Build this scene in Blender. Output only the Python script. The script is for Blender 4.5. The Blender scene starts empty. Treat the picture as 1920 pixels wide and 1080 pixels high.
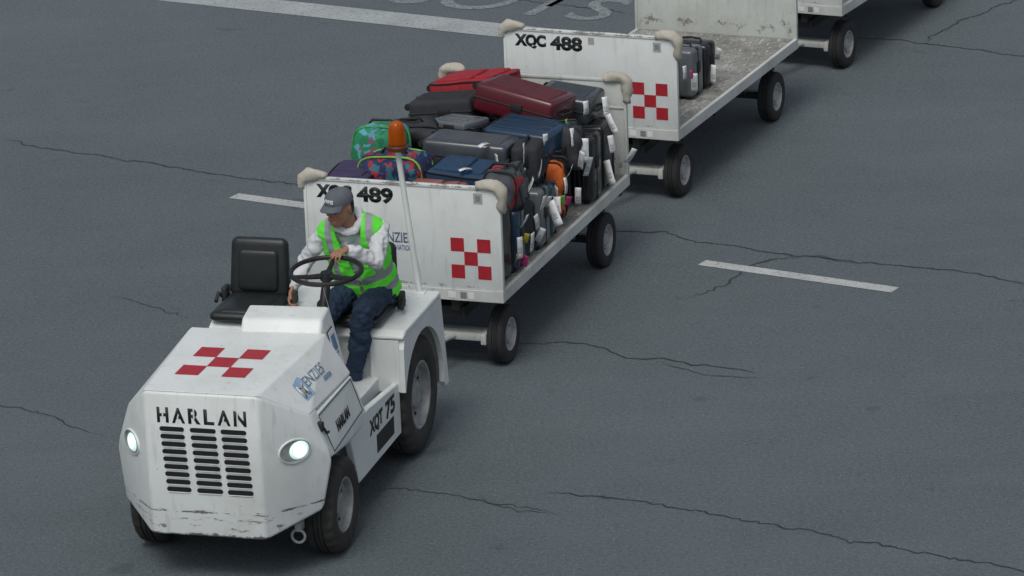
import bpy, bmesh, math, random
from mathutils import Vector, Matrix, Euler, noise
from mathutils.bvhtree import BVHTree
random.seed(7)
scene = bpy.context.scene
COL = scene.collection
V = Vector

# ------------------------------------------------------------------ materials
def new_mat(name):
    m = bpy.data.materials.new(name); m.use_nodes = True
    nt = m.node_tree; b = nt.nodes['Principled BSDF']
    return m, nt, b
def N(nt, typ, **kw):
    n = nt.nodes.new(typ)
    for k, v in kw.items(): setattr(n, k, v)
    return n
def ramp(nt, src, p0, p1, c0=(0,0,0,1), c1=(1,1,1,1)):
    r = nt.nodes.new('ShaderNodeValToRGB')
    r.color_ramp.elements[0].position = p0; r.color_ramp.elements[1].position = p1
    r.color_ramp.elements[0].color = c0; r.color_ramp.elements[1].color = c1
    nt.links.new(src, r.inputs[0]); return r.outputs[0]
def mixc(nt, fac, a, b):
    m = nt.nodes.new('ShaderNodeMix'); m.data_type = 'RGBA'
    for idx, s in ((0, fac), (6, a), (7, b)):
        if isinstance(s, (int, float)): m.inputs[idx].default_value = s
        elif isinstance(s, tuple): m.inputs[idx].default_value = (*s[:3], 1)
        else: nt.links.new(s, m.inputs[idx])
    return m.outputs[2]
def mth(nt, op, a, b=None):
    m = nt.nodes.new('ShaderNodeMath'); m.operation = op
    for i, s in enumerate((a, b)):
        if s is None: continue
        if isinstance(s, (int, float)): m.inputs[i].default_value = s
        else: nt.links.new(s, m.inputs[i])
    return m.outputs[0]
def ntex(nt, scale, detail=4, stretch=None, rough=.55, off=(0,0,0)):
    tc = nt.nodes.new('ShaderNodeTexCoord'); mp = nt.nodes.new('ShaderNodeMapping')
    nt.links.new(tc.outputs['Object'], mp.inputs[0])
    if stretch: mp.inputs['Scale'].default_value = stretch
    mp.inputs['Location'].default_value = off
    n = nt.nodes.new('ShaderNodeTexNoise'); n.inputs['Scale'].default_value = scale
    n.inputs['Detail'].default_value = detail; n.inputs['Roughness'].default_value = rough
    nt.links.new(mp.outputs[0], n.inputs['Vector']); return n.outputs['Fac']
def bump(nt, b, src, s=.3, d=.01):
    n = nt.nodes.new('ShaderNodeBump'); n.inputs['Strength'].default_value = s
    n.inputs['Distance'].default_value = d
    nt.links.new(src, n.inputs['Height']); nt.links.new(n.outputs[0], b.inputs['Normal'])

def paint(name, base, wear=.6, band=None, rough=.42, grime=.5, chipscale=38):
    m, nt, b = new_mat(name)
    d = tuple(c * .70 for c in base)
    c = mixc(nt, mth(nt, 'MULTIPLY', ramp(nt, ntex(nt, 2.2, 7, rough=.65), .42, .72), grime), base, (d[0], d[1]*.98, d[2]*.93))
    st = ramp(nt, ntex(nt, 7, 5, (3, 3, .5)), .56, .75)
    c = mixc(nt, mth(nt, 'MULTIPLY', st, grime * .6), c, (.33, .32, .29))
    sc = ramp(nt, ntex(nt, 9, 6, (.7, .7, 7), .75, (3, 1, 2)), .68, .71)
    c = mixc(nt, mth(nt, 'MULTIPLY', sc, wear * .7), c, (.16, .14, .13))
    ch = ramp(nt, ntex(nt, chipscale, 5, None, .7, (1, 5, 2)), .68, .70)
    c = mixc(nt, mth(nt, 'MULTIPLY', ch, wear), c, (.13, .09, .07))
    if band:
        tc = nt.nodes.new('ShaderNodeTexCoord'); sp = nt.nodes.new('ShaderNodeSeparateXYZ')
        nt.links.new(tc.outputs['Object'], sp.inputs[0])
        z = sp.outputs[2]
        for (zc, hw, th, col, st) in band:
            dist = mth(nt, 'ABSOLUTE', mth(nt, 'SUBTRACT', z, zc))
            msk = mth(nt, 'SUBTRACT', 1.0, mth(nt, 'MINIMUM', mth(nt, 'DIVIDE', dist, hw), 1.0))
            nz = ntex(nt, 8, 8, (1, 1, st), .8, (zc * 9, 2, 1))
            f = ramp(nt, mth(nt, 'ADD', mth(nt, 'MULTIPLY', msk, .28), nz), th, th + .03)
            c = mixc(nt, mth(nt, 'MULTIPLY', f, .9), c, col)
    nt.links.new(c, b.inputs['Base Color']); b.inputs['Roughness'].default_value = rough
    bump(nt, b, ntex(nt, 6, 3), .12, .01)
    return m
def simple(name, col, rough=.5, metal=0, var=.25, scale=12, bmp=0, bscale=60, spec=.5):
    m, nt, b = new_mat(name)
    c = mixc(nt, ramp(nt, ntex(nt, scale, 6), .35, .7), col, tuple(max(0, x * (1 - var)) for x in col))
    nt.links.new(c, b.inputs['Base Color']); b.inputs['Roughness'].default_value = rough
    b.inputs['Metallic'].default_value = metal; b.inputs['Specular IOR Level'].default_value = spec
    if bmp: bump(nt, b, ntex(nt, bscale, 3), bmp, .004)
    return m

WHITE = (.74, .785, .775)
M_tug = paint('tug_paint', WHITE, .5, [(.45, .2, .90, (.3, .27, .23), 2)], grime=.45)
M_nose = paint('nose_paint', WHITE, .6, [(.475, .032, .755, (.10, .065, .055), 7), (.43, .07, .80, (.15, .10, .085), 6), (.38, .14, .835, (.20, .14, .12), 2), (.322, .035, .69, (.12, .10, .095), 2), (.80, .45, .90, (.28, .24, .22), 5)], grime=.6)
M_panel = paint('panel_paint', (.70, .745, .735), .55, [(1.36, .03, .74, (.25, .22, .19), 1), (.64, .06, .80, (.3, .27, .23), 2)], grime=.42)
M_panel2 = paint('panel_paint_dirty', (.58, .62, .59), .8, [(.72, .25, .80, (.25, .2, .17), 1)], grime=.9)
M_frame = paint('frame_paint', (.60, .63, .61), 1.0, None, grime=.9, chipscale=22)
M_bump = paint('bumper_foam', (.52, .50, .43), .9, None, .9, .9, 26)
M_red = simple('red_decal', (.42, .018, .03), .5, var=.2, scale=20)
M_black = simple('black_paint_hole_shade', (.012, .013, .014), .5)  # plain black parts, and the painted shade inside holes and slots
M_letter = simple('letter_black', (.018, .019, .02), .6, var=.3)
M_steel = simple('black_steel', (.022, .024, .026), .6, var=.4)
M_rub = simple('rubber', (.028, .029, .030), .8, var=.35, scale=18, bmp=.2, bscale=90)
M_rubT = simple('rubber_dusty', (.040, .040, .038), .85, var=.45, scale=14, bmp=.35, bscale=70)
M_rim = simple('rim_grey', (.36, .38, .38), .5, 0.2, var=.4, scale=14)
M_rimC = simple('rim_light', (.46, .48, .48), .45, 0.1, var=.4, scale=18)
M_vinyl = simple('seat_vinyl', (.016, .022, .023), .42, var=.3, scale=10, bmp=.15, bscale=40)
M_blue = simple('logo_blue', (.12, .22, .42), .5)
M_sky = simple('logo_sky', (.33, .50, .70), .5, var=.2)
M_greyl = simple('logo_bluegrey', (.10, .16, .27), .5)
M_greyl3 = simple('logo_grey_faded', (.20, .27, .37), .5)
M_tag = simple('tag_paper', (.78, .80, .80), .5, var=.08)
M_pink = simple('tag_pink', (.50, .04, .20), .5)
M_yel = simple('tag_yellow', (.6, .5, .05), .5)
M_lime = simple('tag_lime', (.25, .6, .08), .5)
M_skin = simple('skin', (.36, .185, .12), .5, var=.15, scale=25, spec=.4)
M_hair = simple('hair', (.012, .011, .010), .6)
M_hood = simple('hoodie_cloth', (.62, .645, .67), .9, var=.14, scale=9, bmp=.3, bscale=40)
M_print = simple('hoodie_print', (.28, .06, .07), .9)
M_trou = simple('trouser_cloth', (.014, .034, .070), .85, var=.3, scale=9, bmp=.3, bscale=40)
M_cap = simple('cap_cloth', (.11, .13, .15), .85, var=.2, scale=20, bmp=.2)
M_shoe = simple('shoe_black', (.015, .015, .016), .5)
M_floor = simple('floor_plate', (.10, .12, .13), .6, var=.5, scale=9)
M_greyl2 = simple('plate_grey', (.42, .44, .44), .5)
M_greyl4 = simple('plate_grey_dark', (.24, .25, .25), .5)

def mat_bed():
    m, nt, b = new_mat('bed_plywood')
    c = mixc(nt, ramp(nt, ntex(nt, 3, 8, None, .7), .35, .65), (.36, .37, .34), (.17, .17, .155))
    for s, st, o in ((9, (1, 9, 1), (0, 0, 0)), (8, (8, 1.2, 1), (4, 2, 0)), (14, (3, 2, 1), (1, 7, 0)), (30, (2, 3, 1), (2, 2, 0))):
        f = ramp(nt, ntex(nt, s, 7, st, .75, o), .56, .60)
        c = mixc(nt, mth(nt, 'MULTIPLY', f, .7), c, (.10, .098, .09))
    f = ramp(nt, ntex(nt, 6, 8, (2, 5, 1), .8, (9, 2, 0)), .57, .59)
    c = mixc(nt, mth(nt, 'MULTIPLY', f, .85), c, (.58, .59, .56))
    nt.links.new(c, b.inputs['Base Color']); b.inputs['Roughness'].default_value = .75
    bump(nt, b, ntex(nt, 20, 5), .3, .01); return m
M_bed = mat_bed()

def mat_ground():
    m, nt, b = new_mat('asphalt')
    c = mixc(nt, ramp(nt, ntex(nt, .22, 6, (1, 1.6, 1), .6), .3, .7), (.100, .128, .143), (.134, .166, .183))
    c = mixc(nt, mth(nt, 'MULTIPLY', ramp(nt, ntex(nt, 1.3, 9, (1, 1, 1), .78), .42, .70), .45), c, (.084, .104, .116))
    c = mixc(nt, mth(nt, 'MULTIPLY', ramp(nt, ntex(nt, .5, 8, (.35, 2.2, 1), .7, (3, 8, 0)), .52, .72), .40), c, (.160, .190, .204))
    c = mixc(nt, mth(nt, 'MULTIPLY', ramp(nt, ntex(nt, 5, 8, None, .8, (1, 4, 0)), .52, .72), .35), c, (.160, .188, .200))
    sp = ramp(nt, ntex(nt, 34, 6, None, .95), .44, .60)
    c = mixc(nt, mth(nt, 'MULTIPLY', sp, .60), c, (.200, .230, .242))
    sp2 = ramp(nt, ntex(nt, 60, 3, None, .7, (3, 3, 0)), .61, .65)
    c = mixc(nt, mth(nt, 'MULTIPLY', sp2, .6), c, (.36, .38, .38))
    dk = ramp(nt, ntex(nt, 38, 6, None, .9, (7, 3, 0)), .51, .63)
    c = mixc(nt, mth(nt, 'MULTIPLY', dk, .64), c, (.042, .054, .060))
    st = ramp(nt, ntex(nt, 2.6, 3, None, .5, (5, 1, 0)), .68, .73)
    c = mixc(nt, mth(nt, 'MULTIPLY', st, .35), c, (.055, .066, .074))
    nt.links.new(c, b.inputs['Base Color']); b.inputs['Roughness'].default_value = .9
    b.inputs['Specular IOR Level'].default_value = .2
    bump(nt, b, ntex(nt, 40, 6, None, .9), .8, .014); return m
M_ground = mat_ground()
def mat_line(name, a, worn):
    m, nt, b = new_mat(name)
    f = ramp(nt, ntex(nt, 26, 8, None, .85), worn, worn + .09)
    g = ramp(nt, ntex(nt, 2.5, 5), .3, .7)
    c = mixc(nt, g, a, tuple(x * .75 for x in a))
    c = mixc(nt, f, c, (.13, .155, .168))
    nt.links.new(c, b.inputs['Base Color']); b.inputs['Roughness'].default_value = .8; return m
M_line = mat_line('line_paint', (.52, .55, .54), .53)
M_line2 = mat_line('line_paint_worn', (.42, .46, .46), .52)
M_line3 = mat_line('line_paint_faint', (.34, .38, .385), .44)
M_crack = simple('crack_dark', (.038, .045, .05), .95, var=.4)

def emis(name, col, s):
    m, nt, b = new_mat(name)
    f = ramp(nt, ntex(nt, 30, 2), .2, .8, (.85,.85,.85,1), (1,1,1,1))
    c = mixc(nt, .3, tuple(col), f); nt.links.new(c, b.inputs['Base Color'])
    b.inputs['Emission Color'].default_value = (*col, 1); b.inputs['Emission Strength'].default_value = s
    return m
M_lamp = emis('headlight_lit', (.74, 1, .88), 6)
M_lampo = emis('headlight_glass', (.60, .85, .74), .65)
M_lamp2 = emis('headlight_lit_dim', (.55, .85, 1), 1.6)

# ------------------------------------------------------------------ mesh helpers
def obj_from(name, bm, mats, parent=None, M=None, smooth=False):
    me = bpy.data.meshes.new(name)
    bmesh.ops.recalc_face_normals(bm, faces=bm.faces[:])
    bm.to_mesh(me); bm.free()
    if not isinstance(mats, (list, tuple)): mats = [mats]
    for m in mats: me.materials.append(m)
    if smooth:
        me.shade_smooth()
        if smooth == 'auto':
            try: me.set_sharp_from_angle(angle=math.radians(35))
            except Exception: pass
    ob = bpy.data.objects.new(name, me); COL.objects.link(ob)
    if parent: ob.parent = parent
    if M is not None: ob.matrix_local = M
    return ob
def empty(name, M, **props):
    e = bpy.data.objects.new(name, None); COL.objects.link(e); e.matrix_world = M
    e.empty_display_size = .2
    for k, v in props.items(): e[k] = v
    return e
def sub_empty(name, parent, M):
    e = bpy.data.objects.new(name, None); COL.objects.link(e); e.parent = parent; e.matrix_local = M
    e.empty_display_size = .1; return e
def merge(bm, t, mat=0, M=None):
    if M is not None: bmesh.ops.transform(t, matrix=M, verts=t.verts[:])
    for f in t.faces: f.material_index = mat
    me = bpy.data.meshes.new('t'); t.to_mesh(me); t.free(); bm.from_mesh(me); bpy.data.meshes.remove(me)
def box(bm, lo, hi, bev=.0, seg=2, mat=0, M=None):
    t = bmesh.new(); bmesh.ops.create_cube(t, size=1)
    for v in t.verts:
        v.co = V((lo[i] + (v.co[i] + .5) * (hi[i] - lo[i]) for i in range(3)))
    if bev: bmesh.ops.bevel(t, geom=t.edges[:] , offset=bev, segments=seg, affect='EDGES', profile=.5)
    merge(bm, t, mat, M)
def hull(bm, pts, bev=0, seg=2, mat=0):
    t = bmesh.new()
    for p in pts: t.verts.new(p)
    bmesh.ops.convex_hull(t, input=t.verts[:])
    bmesh.ops.delete(t, geom=[v for v in t.verts if not v.link_faces], context='VERTS')
    bmesh.ops.dissolve_limit(t, angle_limit=.03, verts=t.verts[:], edges=t.edges[:])
    if bev: bmesh.ops.bevel(t, geom=t.edges[:], offset=bev, segments=seg, affect='EDGES', profile=.5)
    merge(bm, t, mat)
def basis(z):
    z = V(z).normalized(); a = V((0, 0, 1)) if abs(z.z) < .9 else V((1, 0, 0))
    x = a.cross(z).normalized(); return x, z.cross(x), z
def tube(bm, pts, r, seg=10, closed=False, mat=0, cap=True):
    pts = [V(p) for p in pts]; n = len(pts); t = bmesh.new(); rings = []
    px = None
    for i, p in enumerate(pts):
        if closed: d = pts[(i + 1) % n] - pts[i - 1]
        else: d = pts[min(i + 1, n - 1)] - pts[max(i - 1, 0)]
        d.normalize()
        if px is None: x, y, _ = basis(d)
        else:
            x = (px - d * px.dot(d)).normalized(); y = d.cross(x)
        px = x
        rr = r[i] if isinstance(r, (list, tuple)) else r
        rings.append([t.verts.new(p + (x * math.cos(a) + y * math.sin(a)) * rr) for a in [2 * math.pi * k / seg for k in range(seg)]])
    m = n if closed else n - 1
    for i in range(m):
        A = rings[i]; B = rings[(i + 1) % n]
        for k in range(seg): t.faces.new((A[k], A[(k + 1) % seg], B[(k + 1) % seg], B[k]))
    if not closed and cap:
        t.faces.new(rings[0][::-1]); t.faces.new(rings[-1])
    merge(bm, t, mat)
def cyl(bm, p0, p1, r0, r1=None, seg=20, mat=0):
    tube(bm, [p0, p1], [r0, r0 if r1 is None else r1], seg, mat=mat)
def lathe(bm, prof, seg=48, mat=0, fn=None, closed=False):
    t = bmesh.new(); rings = []
    for i in range(seg):
        a = 2 * math.pi * i / seg
        ring = []
        for j, (r, y) in enumerate(prof):
            if fn: r = fn(i, j, r, y)
            ring.append(t.verts.new((r * math.cos(a), y, r * math.sin(a))))
        rings.append(ring)
    n = len(prof); m = n if closed else n - 1
    for i in range(seg):
        A = rings[i]; B = rings[(i + 1) % seg]
        for j in range(m):
            k = (j + 1) % n
            try: t.faces.new((A[j], A[k], B[k], B[j]))
            except Exception: pass
    bmesh.ops.remove_doubles(t, verts=t.verts[:], dist=1e-5)
    merge(bm, t, mat)
def prism(bm, poly, y0, y1, mat=0, bev=0):
    t = bmesh.new()
    a = [t.verts.new((p[0], y0, p[1])) for p in poly]; b = [t.verts.new((p[0], y1, p[1])) for p in poly]
    n = len(poly)
    fa = t.faces.new(a); fb = t.faces.new(b[::-1])
    for i in range(n): t.faces.new((a[i], b[i], b[(i + 1) % n], a[(i + 1) % n]))
    bmesh.ops.recalc_face_normals(t, faces=t.faces[:])
    if bev: bmesh.ops.bevel(t, geom=[e for e in t.edges if e.calc_face_angle(0) > .6], offset=bev, segments=2, affect='EDGES')
    bmesh.ops.triangulate(t, faces=[f for f in t.faces if len(f.verts) > 8])
    merge(bm, t, mat)
def text_mesh(body, w, h, o, xd, yd, mat, parent, name='lettering', bold=.02, ext=.0015, shear=0, onto=None):
    cu = bpy.data.curves.new('t', 'FONT'); cu.body = body; cu.size = 1; cu.offset = bold
    cu.resolution_u = 4; cu.shear = shear
    t = bpy.data.objects.new('t', cu); COL.objects.link(t)
    dg = bpy.context.evaluated_depsgraph_get(); dg.update()
    me = bpy.data.meshes.new_from_object(t.evaluated_get(dg))
    bpy.data.objects.remove(t)
    xs = [v.co.x for v in me.vertices]; ys = [v.co.y for v in me.vertices]
    x0, x1, y0, y1 = min(xs), max(xs), min(ys), max(ys)
    xd = V(xd).normalized(); yd = V(yd).normalized(); nrm = xd.cross(yd).normalized(); o = V(o)
    for v in me.vertices:
        a = (v.co.x - x0) / (x1 - x0) * w; b = (v.co.y - y0) / (y1 - y0) * h
        v.co = o + xd * a + yd * b
    bm = bmesh.new(); bm.from_mesh(me); bpy.data.meshes.remove(me)
    if onto:
        bmesh.ops.triangulate(bm, faces=bm.faces[:])
        for v in bm.verts:
            hit = onto.ray_cast(v.co + nrm * .2, -nrm)
            if hit[0]: v.co = hit[0] + nrm * .0035
    if ext:
        r = bmesh.ops.extrude_face_region(bm, geom=bm.faces[:])
        for g in r['geom']:
            if isinstance(g, bmesh.types.BMVert): g.co += nrm * ext
    return obj_from(name, bm, mat, parent)
def quads(bm, o, xd, yd, rects, ext=.002, mat=0):
    xd = V(xd); yd = V(yd); n = xd.cross(yd).normalized(); o = V(o)
    for (a0, b0, a1, b1) in rects:
        vs = []
        for e in (0, ext):
            for a, b in ((a0, b0), (a1, b0), (a1, b1), (a0, b1)): vs.append(bm.verts.new(o + xd * a + yd * b + n * e))
        fs = [(0,1,2,3),(4,5,6,7),(0,1,5,4),(1,2,6,5),(2,3,7,6),(3,0,4,7)]
        for f in fs:
            ff = bm.faces.new([vs[i] for i in f]); ff.material_index = mat

def pose(x, y, ph):
    return Matrix.Translation((x, y, 0)) @ Matrix.Rotation(-(math.pi / 2 + ph), 4, 'Z')
KT = Matrix.Translation((0, .19, 0)) @ Matrix.Rotation(-.078, 4, 'Z')
KI = KT.inverted()
T_OLD = pose(-1.4349, 26.191, .1934)
T_TUG = T_OLD @ KT
T_C = [pose(-.7447, 27.7129, .3401), pose(.6726, 31.6561, .3999), pose(2.2903, 35.416, .4647)]

# ------------------------------------------------------------------ ground
bm = bmesh.new()
for p in ((-300, -200, 0), (300, -200, 0), (300, 500, 0), (-300, 500, 0)): bm.verts.new(p)
bm.faces.new(bm.verts[:]); g = obj_from('ground', bm, M_ground); g['kind'] = 'structure'
def flat_quad(name, pts, mat, z=.004):
    b = bmesh.new(); b.faces.new([b.verts.new((p[0], p[1], z)) for p in pts])
    o = obj_from(name, b, mat); o['kind'] = 'structure'; return o
def stripe(p0, p1, w, mat, name='road_marking'):
    p0 = V(p0); p1 = V(p1); d = (p1 - p0).normalized(); n = V((-d.y, d.x)) * w / 2
    return flat_quad(name, [p0 - n, p1 - n, p1 + n, p0 + n], mat)
stripe((-2.2, 32.16), (-.75, 31.29), .14, M_line)
stripe((1.43, 29.92), (2.80, 29.08), .13, M_line)
stripe((-4.6, 39.85), (.6, 36.80), .44, M_line2)
gt = text_mesh('SOTS', 2.28, .85, (-1.12, 38.42, .004), (1, -.54, 0), (.54, 1, 0), M_line3, None, 'road_marking', bold=.008, ext=0)
gt['kind'] = 'structure'
CR = ["-4.28,34.10 -3.79,33.74 -3.14,33.33 -2.49,32.89 -2.09,32.64 -1.69,32.40 -1.1,32.1 -.3,31.6",
"0.0,31.3 .4,31.1 0.82,30.86 1.20,30.67 1.56,30.42 1.86,30.17 2.10,30.08 2.40,29.88 2.94,29.64 3.43,29.38 3.77,29.12 4.4,28.8",
"2.18,30.03 1.93,29.90 1.76,29.79 1.62,29.41 1.28,29.07",
"-0.2,28.3 0.08,28.18 0.36,28.18 0.62,28.03 0.79,27.80 1.03,27.72 1.24,27.57 1.69,27.35",
"-0.95,25.43 -0.67,25.31 -0.39,25.18 -0.05,24.97 0.28,24.75",
"0.15,25.2 0.43,25.09 0.76,24.96 1.19,24.68 1.58,24.45 2.05,24.12 2.52,23.85 3.06,23.50 3.8,23.1",
"-4.1,27.5 -3.56,27.27 -3.33,27.17 -3.12,26.91 -2.77,26.55",
"3.0,36.5 3.15,36.43 3.61,36.21 4.05,35.91 4.59,35.52 5.3,35.2",
"3.77,36.15 3.97,36.50 4.16,36.86 4.75,37.53 5.2,38.2",
"-.8,39.0 0.10,38.30 1.23,37.61", "-3.02,29.67 -2.7,29.4 -2.34,29.02",
"2.05,30.05 2.3,30.0 2.6,29.7", "1.0,27.7 1.3,27.35 1.75,27.25", "-.3,25.15 0,24.8 .25,24.75"]
thin = (4, 6, 10, 11, 12, 13)
for ci, s in enumerate(CR):
    pts = [V((*map(float, p.split(',')), 0)) for p in s.split()]
    fine = []
    for a, b_ in zip(pts[:-1], pts[1:]):
        k = max(3, int((b_ - a).length / .03))
        for i in range(k):
            p = a.lerp(b_, i / k)
            nx = noise.noise(p * 3 + V((ci, 0, 0))) * .05 + noise.noise(p * 11) * .03 + noise.noise(p * 31) * .02
            ny = noise.noise(p * 3 + V((0, 9, ci))) * .05 + noise.noise(p * 11 + V((5, 5, 5))) * .03 + noise.noise(p * 31 + V((3, 3, 3))) * .02
            fine.append(p + V((nx, ny * 1.4, 0)))
    b = bmesh.new(); prev = None; wb = .0052 if ci in thin else .0082
    for i, p in enumerate(fine):
        d = (fine[min(i + 1, len(fine) - 1)] - fine[max(i - 1, 0)]).normalized(); n = V((-d.y, d.x, 0))
        w = wb * (.50 + 1.1 * abs(noise.noise(p * 6)) + .25 * random.random()) * min(1, (i + 1) / 8, (len(fine) - i) / 8)
        A = b.verts.new((p + n * w).to_tuple()[:2] + (.0035,)); B = b.verts.new((p - n * w).to_tuple()[:2] + (.0035,))
        if prev: b.faces.new((prev[0], A, B, prev[1]))
        prev = (A, B)
    o = obj_from('ground_crack', b, M_crack); o['kind'] = 'structure'

# ------------------------------------------------------------------ wheels
def make_wheel(parent, M, R, w, tug=False, mrim=None):
    e = sub_empty('wheel', parent, M)
    b = bmesh.new()
    h = [(.56, .40), (.60, .47), (.70, .50), (.86, .50), (.94, .45), (.985, .38), (1, .30), (1, .17), (.965, .155), (.965, .115), (1, .10), (1, .02)]
    prof = [(r * R, y * w) for r, y in h] + [(.965 * R, 0)] + [(r * R, -y * w) for r, y in reversed(h)]
    def fn(i, j, r, y):
        if tug and i % 3 == 0 and abs(y) > .28 * w and r > .93 * R: return r * .955
        return r
    lathe(b, prof, 72, 0, fn, closed=True)
    obj_from('tyre', b, M_rubT if tug else M_rub, e, smooth='auto')
    b = bmesh.new()
    rp = [(.58, -.38), (.58, .43), (.555, .455), (.53, .43), (.50, .22), (.40, .12), (.30, .16), (.24, .19), (.22, .36 if not tug else .30), (.13, .40 if not tug else .34), (.12, .44 if not tug else .36), (0, .45 if not tug else .37)]
    lathe(b, [(r * R, y * w) for r, y in rp], 40)
    for k in range(6):
        a = k * math.pi / 3; p = V((math.cos(a) * .31 * R, .13 * w, math.sin(a) * .31 * R))
        cyl(b, p, p + V((0, .12 * w, 0)), .03 * R, seg=6)
    for k in range(8):
        a = (k + .5) * math.pi / 4; p = V((math.cos(a) * .43 * R, .10 * w, math.sin(a) * .43 * R))
        cyl(b, p, p + V((0, .065 * w, 0)), .035 * R, seg=8, mat=1)  # black studs paint the shade inside the rim holes
    obj_from('rim', b, [mrim or M_rimC, M_black], e, smooth='auto')
    return e
RZ = Matrix.Rotation(math.pi, 4, 'Z')

# ------------------------------------------------------------------ baggage cart
W2, L, ZT, ZF, ZB = .725, 2.94, 1.367, .537, .62
def bumpers(panel, x, sgn):
    for s in (-1, 1):
        b = bmesh.new()
        y = s * (W2 + .004); k = .45 if s < 0 else 1
        pts = [(x, y - s * .175, ZT + .004), (x, y - s * .11, ZT + .014), (x, y - s * .04, ZT + .012), (x, y - s * .002, ZT - .02), (x, y + s * .002, ZT - .08 * k - .01), (x, y - s * .002, ZT - .17 * k - .01)]
        tube(b, pts, [.030, .041, .044, .045, .041, .030], 14)
        bmesh.ops.subdivide_edges(b, edges=[e for e in b.edges if e.calc_length() > .03], cuts=2, use_grid_fill=True)
        for v in b.verts: v.co += V([noise.noise(v.co * 16 + V((s, sgn, i))) * .014 + noise.noise(v.co * 45 + V((s, sgn, i))) * .006 for i in range(3)])
        obj_from('corner_bumper', b, M_bump, panel, smooth=True)
def checker(parent, o, xd, yd, cw, ch, name='emblem'):
    b = bmesh.new()
    quads(b, o, xd, yd, [(i * cw, j * ch, (i + 1) * cw, (j + 1) * ch) for i, j in ((0, 0), (2, 0), (1, 1), (0, 2), (2, 2))])
    return obj_from(name, b, M_red, parent)
def hazard_panel(cart, xc, sgn, code, dirty):
    b = bmesh.new()
    m = M_panel2 if dirty else M_panel
    box(b, (xc - .012, -W2 + .01, ZF + .085), (xc + .012, W2 - .01, ZT - .012), .003)
    box(b, (xc - .02, -W2, ZF + .086), (xc + .02, -W2 + .022, ZT), .004)
    box(b, (xc - .02, W2 - .022, ZF + .086), (xc + .02, W2, ZT), .004)
    box(b, (xc - .0195, -W2 + .023, ZT - .022), (xc + .0195, W2 - .023, ZT), .004)
    if dirty: box(b, (xc + .008, -W2 + .023, ZF + .60), (xc + .020, W2 - .023, ZF + .615), .003)
    p = obj_from('end_panel', b, m, cart, smooth='auto')
    bumpers(p, xc, sgn)
    if code:
        xf = xc + .0125
        text_mesh('XQC', .265, .115, (xf, -.63, 1.205), (0, 1, 0), (0, 0, 1), M_letter, p, bold=.06)
        text_mesh(code, .27, .115, (xf, -.33, 1.205), (0, 1, 0), (0, 0, 1), M_letter, p, bold=.045)
        checker(p, (xf, .35, .70), (0, 1, 0), (0, 0, 1), .097, .097)
        b = bmesh.new(); quads(b, (xf, .53, 1.245), (0, 1, 0), (0, 0, 1), [(0, 0, .065, .075)])
        quads(b, (xf + .001, .545, 1.262), (0, 1, 0), (0, 0, 1), [(0, 0, .036, .04)], .003, mat=1)
        obj_from('data_plate', b, [M_greyl2, M_greyl4], p)
        if code == '489':
            text_mesh('MENZIES', .27, .074, (xf, -.205, .93), (0, 1, 0), (0, 0, 1), M_greyl, p, bold=.01)
            text_mesh('AVIATION', .15, .038, (xf, -.085, .875), (0, 1, 0), (0, 0, 1), M_blue, p, bold=.01)
            b = bmesh.new(); quads(b, (xf, -.34, .88), (0, 1, 0), (0, 0, 1), [(0, 0, .11, .13)]); obj_from('emblem', b, M_sky, p)
        else:
            b = bmesh.new(); quads(b, (xf, -.01, 1.27), (0, 1, 0), (0, 0, 1), [(0, 0, .05, .055)]); obj_from('data_plate', b, M_greyl2, p)
    return p

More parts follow.
